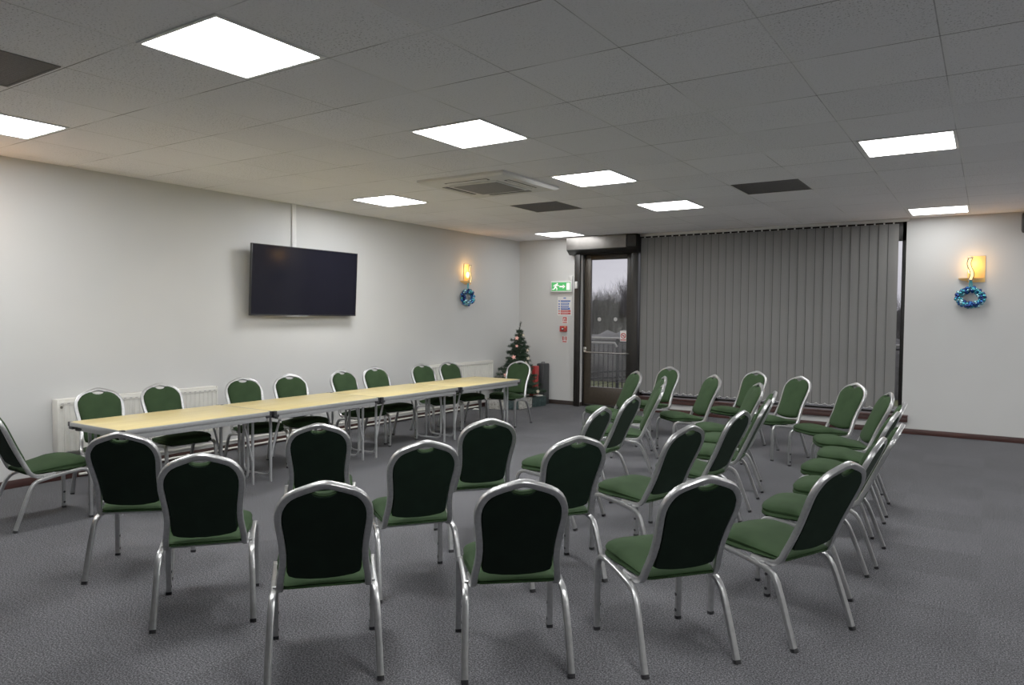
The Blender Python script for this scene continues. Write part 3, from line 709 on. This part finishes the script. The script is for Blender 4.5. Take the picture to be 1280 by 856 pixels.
MB().bb(-6.015, -5.952, y_-.0012, y_, 1.965, 2.085).build('doorway_symbol', M['sign_white_lit'], ex, smooth=False)
jb = on_back('junction_box', -5.985, -5.915, 2.120, 2.205, .04, M['white_plastic'], bev=.006); tag(jb, 'small white junction box on the wall above the exit sign', 'junction box')
dc = MB().bb(-5.805, -5.758, 10.680, 10.70, 1.985, 2.10, .004).build('door_sensor', M['white_plastic']); tag(dc, 'small white rectangular sensor on the dark door guide', 'sensor')
fn = on_back('fire_notice', -6.207, -5.935, 1.530, 1.853, .006, M['sign_white'], bev=0); tag(fn, 'white fire notice with blue and red text panels below the exit sign', 'notice')
n_ = MB(); yy = YB-.006
for z, x0, x1 in ((1.765, -6.15, -5.96), (1.715, -6.145, -5.985), (1.670, -6.145, -5.99), (1.630, -6.145, -5.965)):
    n_.bb(x0, x1, yy-.001, yy, z, z+.034 if z < 1.76 else z+.025)
n_.box((-6.07, yy-.0005, 1.828), (.05, .001, .018))
for z in (1.765, 1.715, 1.672, 1.632): n_.bb(-6.192, -6.165, yy-.001, yy, z, z+.026)
n_.build('blue_panel', M['sign_blue'], fn, smooth=False)
r_ = MB()
for z in (1.590, 1.548): r_.bb(-6.150, -5.952, yy-.001, yy, z, z+.034).bb(-6.192, -6.165, yy-.001, yy, z+.004, z+.030)
r_.build('red_panel', M['sign_red'], fn, smooth=False)
l_ = MB()
for z in (1.736, 1.727, 1.690, 1.682, 1.650, 1.605, 1.563): l_.bb(-6.135, -6.0, yy-.0016, yy-.0008, z, z+.004)
l_.build('text_line', M['sign_white'], fn, smooth=False)
def small_sign(z0, z1, lab, kind):
    t = on_back('fire_sign', -6.115, -6.015, z0, z1, .004, M['sign_white'], bev=0); y2 = YB-.004
    r = MB(); h = z1-z0
    r.bb(-6.107, -6.023, y2-.001, y2, z0+.006, z0+h*.22)
    if kind == 'flame':
        r.bb(-6.050, -6.026, y2-.001, y2, z0+h*.32, z1-.008).bb(-6.106, -6.09, y2-.001, y2, z0+h*.32, z1-.008).bb(-6.09, -6.05, y2-.001, y2, z1-.03, z1-.008)
        r.ball((-6.068, y2, z0+h*.47), .014, 8, 6, 0, (1, .1, 1.3))
    else:
        r.bb(-6.108, -6.084, y2-.001, y2, z0+h*.32, z1-.008).bb(-6.046, -6.024, y2-.001, y2, z0+h*.32, z1-.008).bb(-6.071, -6.058, y2-.001, y2, z0+h*.38, z1-.02)
    r.build('red_symbol', M['sign_red'], t, smooth=False)
    return tag(t, lab, 'sign', 'small red and white fire signs')
small_sign(1.397, 1.512, 'small red and white fire sign above the red call point', 'flame')
small_sign(1.066, 1.180, 'small red and white fire sign below the red call point', 'bars')
cp = on_back('fire_call_point', -6.141, -6.015, 1.252, 1.352, .055, M['call_red'], bev=.008); tag(cp, 'red break-glass fire alarm call point on the wall left of the door', 'alarm call point')
MB().bb(-6.105, -6.05, YB-.058, YB-.054, 1.275, 1.322, .002).build('glass_window', M['charcoal'], cp)
MB().bb(-6.092, -6.062, YB-.0595, YB-.0575, 1.296, 1.312).build('press_mark', M['sign_white'], cp)
MB().bb(-6.040, -6.022, YB-.058, YB-.054, 1.326, 1.345, .002).build('indicator', M['amber'], cp)
# speaker at the right photo edge
sk = empty('wall_speaker', (.42, YB, 2.69)); tag(sk, 'dark rounded loudspeaker on the back wall at the right photo edge', 'loudspeaker')
MB().box((0, -.15, 0), (.24, .18, .25), Matrix.Rotation(R(8), 3, 'X'), .03).build('cabinet', M['speaker'], sk)
MB().box((0, -.243, -.013), (.20, .012, .21), Matrix.Rotation(R(8), 3, 'X'), .005).build('front_grille', M['slot_black'], sk)
MB().bb(-.03, .03, -.08, 0, -.03, .03, .005).build('bracket', M['speaker'], sk)

# ------------------------------------------------------------------ christmas tree and parcels in the corner
tx, ty = -6.53, 10.12
xt = empty('christmas_tree', (tx, ty, 0)); tag(xt, 'small dark green artificial christmas tree standing in the far corner', 'christmas tree')
rr = random.Random(3)
MB().sweep([(0, 0, .02), (.01, 0, .6), (-.01, 0, 1.15), (-.012, 0, 1.28), (.02, .0, 1.40)], circle(.016, 8), scale=[1.2, 1, .6, .45, .3]).build('trunk', M['bark'], xt)
nb = MB(); ends = []
def blades(p, dirv, n, ln):
    vs, fs = [], []
    for _ in range(n):
        q = Vector((rr.gauss(0, 1), rr.gauss(0, 1), rr.gauss(0, 1))).normalized(); q = (q+dirv*.75).normalized()*ln*rr.uniform(.6, 1.15)
        if tx+p.x+q.x < XL+.03 or tx+p.x < XL+.035 or ty+p.y+q.y > YB-.03: continue
        sd = q.cross(Vector((rr.random()-.5, rr.random()-.5, rr.random()-.5))).normalized()*.0032; b = len(vs)
        vs += [p-sd, p+sd, p+q]; fs.append((b, b+1, b+2))
    nb.add(vs, fs)
for tier in range(17):
    ft = tier/16; z = .26+1.0*ft; r = (.41*(1-ft)**.85+.055)*rr.uniform(.86, 1.08); m = int(15-8*ft)
    for k in range(m):
        a = 2*math.pi*(k+rr.uniform(-.4, .4))/m+tier*.7; L = r*rr.uniform(.62, 1.12); dz = rr.uniform(-.12, .16)*L-.08*L
        if z > .34 and math.cos(a)*.834+math.sin(a)*.551 > .70: L *= .66      # the right side is sparse in front of the red box
        if tx+math.cos(a)*L < XL+.04: L = (tx-XL-.05)/abs(math.cos(a))
        p0 = Vector((0, 0, z+rr.uniform(-.03, .03))); p1 = Vector((math.cos(a)*L, math.sin(a)*L, z+dz)); pm_ = p0.lerp(p1, .5)+Vector((0, 0, -.05*L))
        nb.sweep([p0, pm_, p1], circle(.004, 3), caps=False)
        dv = (p1-p0).normalized(); ns = max(5, int(L/.022))
        for j in range(ns):
            f = (j+1)/ns; p = p0.lerp(pm_, f*2) if f < .5 else pm_.lerp(p1, f*2-1); blades(p, dv, 16, .056)
            if j % 3 == 1 and L > .12:
                for sd in (-1, 1):
                    d2 = Vector((math.cos(a+sd*.9), math.sin(a+sd*.9), .15)); l2 = L*.28*(1.15-f*.6)
                    for g_ in range(3): blades(p+d2*l2*(g_+1)/3, d2, 11, .048)
for j in range(14): blades(Vector((-.01+.03*(j/13)**2, 0, 1.20+.21*j/13)), Vector((.2, 0, 1)), 12, .036)
nb.build('foliage', M['needles'], xt, smooth=False)
MB().sweep([(0, 0, 0), (0, 0, .03)], circle(.11, 16)).build('stand', M['bark'], xt)
def star(r):
    p = []
    for k in range(10):
        q = r if k % 2 == 0 else r*.45; a = R(90+36*k); p.append((q*math.cos(a), q*math.sin(a)))
    return MB().prism(p, 'y', -.008, .008).ball((0, -.008, 0), r*.34, 8, 6)
# star ornaments hang on the side facing the room
orn = [(-.05, 1.15, 'pink', 'pink star ornament near the top of the christmas tree', .040), (-.05, 1.02, 'pink', 'smallest pink star ornament on the upper part of the christmas tree', .028),
       (-.10, .84, 'pink', 'pink star ornament halfway up the left of the christmas tree', .042), (-.22, .55, 'pink', 'largest pink star ornament low on the left of the christmas tree', .052),
       (.06, 1.20, 'ivory', 'ivory star ornament highest on the right of the christmas tree', .028), (.13, .95, 'ivory', 'ivory star ornament on the upper right of the christmas tree', .032),
       (.14, .82, 'ivory', 'ivory star ornament halfway up the right of the christmas tree', .034), (.10, .75, 'ivory', 'ivory star ornament just above the far end chair, on the christmas tree', .030),
       (.30, .29, 'ivory', 'ivory star ornament at the lowest right of the christmas tree', .034), (.17, .60, 'ivory', 'ivory star ornament on the right of the christmas tree beside the red box', .032)]
orn_ = []
for a, z, m, lab, r in orn:      # a: sideways from the trunk as one faces the tree from the room; set on the outer needles
    rad = .41*max(0, 1-(z-.26))**.85+.055; b = .95*math.sqrt(max(rad*rad-a*a, .0016))
    orn_.append((a*.834+b*.551, a*.551-b*.834, z, m, lab, r))
orn = orn_
for x, y, z, m, lab, r in orn:
    o = star(r).build('star_ornament', M[m]); o.location = (tx+x, ty+y, z); o.rotation_euler = (0, rr.uniform(-.3, .3), R(30)); tag(o, lab, 'ornament', 'star ornaments on the christmas tree')
def parcel(a, b, depth, h, m, lab):
    a, b = Vector((*a, 0)), Vector((*b, 0)); d_ = (b-a); L = d_.length; ang = math.atan2(d_.y, d_.x); n = Vector((-d_.y, d_.x, 0)).normalized(); c = (a+b)/2+n*depth/2
    t = empty('gift_box', (c.x, c.y, 0), ang)
    MB().bb(-L/2, L/2, -depth/2, depth/2, 0, h, .006).build('box', M[m], t)
    MB().bb(-L/2-.002, L/2+.002, -depth/2-.002, depth/2+.002, h-.03, h+.003, .004).build('lid', M[m], t)
    return tag(t, lab, 'gift box', 'gift boxes round the christmas tree')
parcel((-6.800, 9.56), (-6.480, 9.61), .18, .17, 'marble', 'pale grey marbled gift box at the front left below the christmas tree')
parcel((-6.462, 9.68), (-6.325, 9.78), .12, .18, 'gmarble', 'dark green marbled gift box between two pale ones below the christmas tree')
parcel((-6.315, 9.80), (-6.275, 10.12), .20, .17, 'marble', 'pale grey marbled gift box right of the middle dark green one')
parcel((-6.300, 10.17), (-6.215, 10.47), .22, .165, 'gmarble', 'dark green marbled gift box rightmost under the christmas tree, carrying a white booklet')
bk = MB().box((-6.315, 10.375, .178), (.10, .13, .018), Matrix.Rotation(R(-15), 3, 'Z'), .002).build('booklet', M['paper']); tag(bk, 'white booklet lying on the rightmost dark green gift box', 'booklet')
rb = empty('tall_gift_box', (-6.42, 10.40, .168)); tag(rb, 'tall bright red box standing on the dark green gift box right of the christmas tree', 'gift box')
MB().bb(-.058, .058, -.058, .058, 0, .34, .006).build('box', M['red_paper'], rb)
MB().bb(-.064, .064, -.064, .064, .34, .505, .008).build('lid', M['red_paper'], rb)
MB().bb(-.012, .012, -.066, .066, .0, .507, .002).build('band', M['dark_red'], rb)
bkx = empty('upright_case', (-6.395, 10.66, 0)); tag(bkx, 'upright charcoal case leaning by the back wall beside the red box', 'case')
MB().bb(-.075, .075, -.10, .10, 0, .705, .02).build('body', M['charcoal'], bkx)
MB().sweep([(-.03, 0, .70), (-.03, 0, .725), (.03, 0, .725), (.03, 0, .70)], circle(.007, 6)).build('handle', M['black_plastic'], bkx)
ps = MB().add([(-6.90, 9.30, .003), (-6.80, 9.33, .012), (-6.82, 9.40, .004), (-6.91, 9.38, .02), (-6.86, 9.35, .024)], [(0, 1, 4), (1, 2, 4), (2, 3, 4), (3, 0, 4)]).build('paper_scrap', M['paper']); tag(ps, 'crumpled white scrap of paper on the carpet below the far radiator', 'paper')

# ------------------------------------------------------------------ outside the glass
struct(MB().bb(-30, 30, 14.6, 90, -.65, -.55).build('ground', M['grass'], smooth=False))
struct(MB().bb(-12, 6, YB+.25, 14.6, -.65, -.06).build('terrace', M['terrace'], smooth=False))
rl = empty('railing', (-6.5, 12.6, 0)); tag(rl, 'black upright bar railing with a pale handrail outside the glass door', 'railing')
MB().sweep([(-2.6, 0, 1.10), (5.5, 0, 1.10)], circle(.024, 8)).build('handrail', M['rail_grey'], rl)
MB().sweep([(-2.6, -.25, 1.02), (.66, -.25, 1.02), (.70, -.25, .95)], circle(.022, 8)).build('ramp_handrail', M['rail_grey'], rl)
MB().bb(-2.6, 5.5, -.02, .02, 1.03, 1.06).bb(-2.6, 5.5, -.02, .02, .06, .10).build('cross_rail', M['rail_black'], rl, smooth=False)
for k in range(60):
    x = -2.5+k*.10; MB().bb(x-.009, x+.009, -.009, .009, .08, 1.06).build('baluster', M['rail_black'], rl, smooth=False)
for x in (-2.6, -1.0, .6, 2.2, 3.8, 5.4): MB().bb(x-.025, x+.025, -.025, .025, -.06, 1.09).build('post', M['rail_black'], rl, smooth=False)
MB().sweep([(-1.2, .4, .28), (2.2, .4, .62)], circle(.022, 8)).sweep([(-1.2, .4, .16), (2.2, .4, .50)], circle(.022, 8)).sweep([(-1.15, .4, -.06), (-1.15, .4, .28)], circle(.022, 8)).sweep([(2.15, .4, -.06), (2.15, .4, .62)], circle(.022, 8)).build('ramp_rail', M['rail_black'], rl)
def bare_tree(loc, H, seed, lab):
    r2 = random.Random(seed); mb = MB()
    def grow(p, d_, ln, rad, lev):
        pts = [p]; dd = d_.copy(); n = 3
        for k in range(n):
            g_ = .03 if lev == 0 else .09; dd = (dd+Vector((r2.gauss(0, g_), r2.gauss(0, g_), r2.gauss(.13, .06)))).normalized(); pts.append(pts[-1]+dd*ln/n)
        mb.sweep(pts, circle(rad, 5 if lev < 2 else 3), scale=[1-.5*k/n for k in range(n+1)], caps=False)
        if lev >= 5: return
        for k in range(5 if lev < 3 else 4):
            f = r2.uniform(.25, 1.0); i = min(n-1, int(f*n)); q = pts[i].lerp(pts[i+1], f*n-i)
            a = r2.uniform(0, 2*math.pi); sp_ = r2.uniform(.25, .65); ax = dd.orthogonal().normalized(); ax.rotate(Matrix.Rotation(a, 3, dd))
            grow(q, (dd+ax*sp_).normalized(), ln*r2.uniform(.60, .80), max(rad*.5, .0045), lev+1)
    for st in range(5):
        a = 1.26*st+r2.random(); grow(Vector((.12*math.cos(a), .12*math.sin(a), 0)), Vector((.30*math.cos(a), .30*math.sin(a), 1)).normalized(), H*.27, H*.006, 1)
    return mb.build('bare_tree', M['twig'], loc=loc, smooth=False)
protos = []
for k, (x, y, h, lab) in enumerate(((-22.6, 42, 5.6, 'bare winter tree hidden behind the left door stile'), (-21.8, 43, 5.8, 'bare winter tree at the left edge of the door glass'),
        (-21.1, 41, 5.9, 'bare winter tree seen through the left part of the door glass'), (-20.5, 43, 6.2, 'bare winter tree seen just left of the middle of the door glass'),
        (-19.8, 41.5, 6.6, 'bare winter tree seen through the middle of the door glass'), (-19.2, 43, 7.0, 'bare winter tree seen just right of the middle of the door glass'),
        (-18.6, 41.2, 7.2, 'tallest bare winter tree, seen through the right part of the door glass'), (-17.9, 42.5, 7.2, 'bare winter tree at the right edge of the door glass'),
        (-3.7, 41, 5.8, 'bare winter tree seen through the narrow gap right of the blind'), (-2.9, 42.5, 5.6, 'bare winter tree outside, right of the one in the blind gap'))):
    if k < 4: o = bare_tree((x, y, -.6), 1.0*8.5, 11+k*3, lab); protos.append(o)
    else:
        o = protos[k % 4].copy(); col.objects.link(o); o.location = (x, y, -.6); o.rotation_euler = (0, 0, 1.3*k)
    sc_ = h/8.5; o.scale = (sc_, sc_, sc_); tag(o, lab, 'tree', 'bare winter trees beyond the railing')
hm = MB(); r3 = random.Random(5); xs = [-40+k*.5 for k in range(150)]
top = [2.1+.4*math.sin(x*.7)+.35*math.sin(x*1.9+1)+r3.uniform(-.25, .25) for x in xs]
rings_ = []
for x, z in zip(xs, top):
    rings_.append([(x, 46+r3.uniform(-.4, .4), -.6), (x, 45.3+r3.uniform(-.5, .5), z*.35), (x, 45.5+r3.uniform(-.4, .4), z*.8), (x, 46.2, z), (x, 47, z*.7), (x, 47, -.6)])
hm.rings(rings_); hd = hm.build('hedgerow', M['hedge']); tag(hd, 'dark leafless hedgerow along the far edge of the grass', 'hedge', None, 'stuff')

lh = MB(); rings_ = []  # low hedge added to stand for dark reflections behind the railing bars
for k in range(120):
    x = -24+k*.3; z = 1.0+r3.uniform(-.12, .12)
    rings_.append([(x, 20.7, -.6), (x, 20.4+r3.uniform(-.15, .15), z*.3), (x, 20.5+r3.uniform(-.15, .15), z*.8), (x, 21, z), (x, 21.7, z*.8), (x, 21.7, -.6)])
lh.rings(rings_); hd = lh.build('added_dark_hedge', M['hedge']); tag(hd, 'added low dark hedge standing for the dark reflections beyond the railing', 'hedge', None, 'stuff')

# ------------------------------------------------------------------ camera and view
cd = bpy.data.cameras.new('camera'); cam = bpy.data.objects.new('camera', cd); col.objects.link(cam); scn.camera = cam
cd.sensor_fit = 'HORIZONTAL'; cd.sensor_width = 36; cd.lens = 900.8/1280*36; cd.clip_start = .05; cd.clip_end = 300
yaw, pitch, roll = .5838, -.0379, .0079
f = Vector((-math.sin(yaw)*math.cos(pitch), math.cos(yaw)*math.cos(pitch), math.sin(pitch))); r = Vector((math.cos(yaw), math.sin(yaw), 0)); u = r.cross(f)
r2_ = r*math.cos(roll)+u*math.sin(roll); u2_ = -r*math.sin(roll)+u*math.cos(roll)
mt = Matrix((r2_, u2_, -f)).transposed().to_4x4(); mt.translation = (0, 0, 1.529); cam.matrix_world = mt
scn.view_settings.view_transform = 'Standard'; scn.view_settings.look = 'None'; scn.view_settings.exposure = .45; scn.view_settings.gamma = 1.31
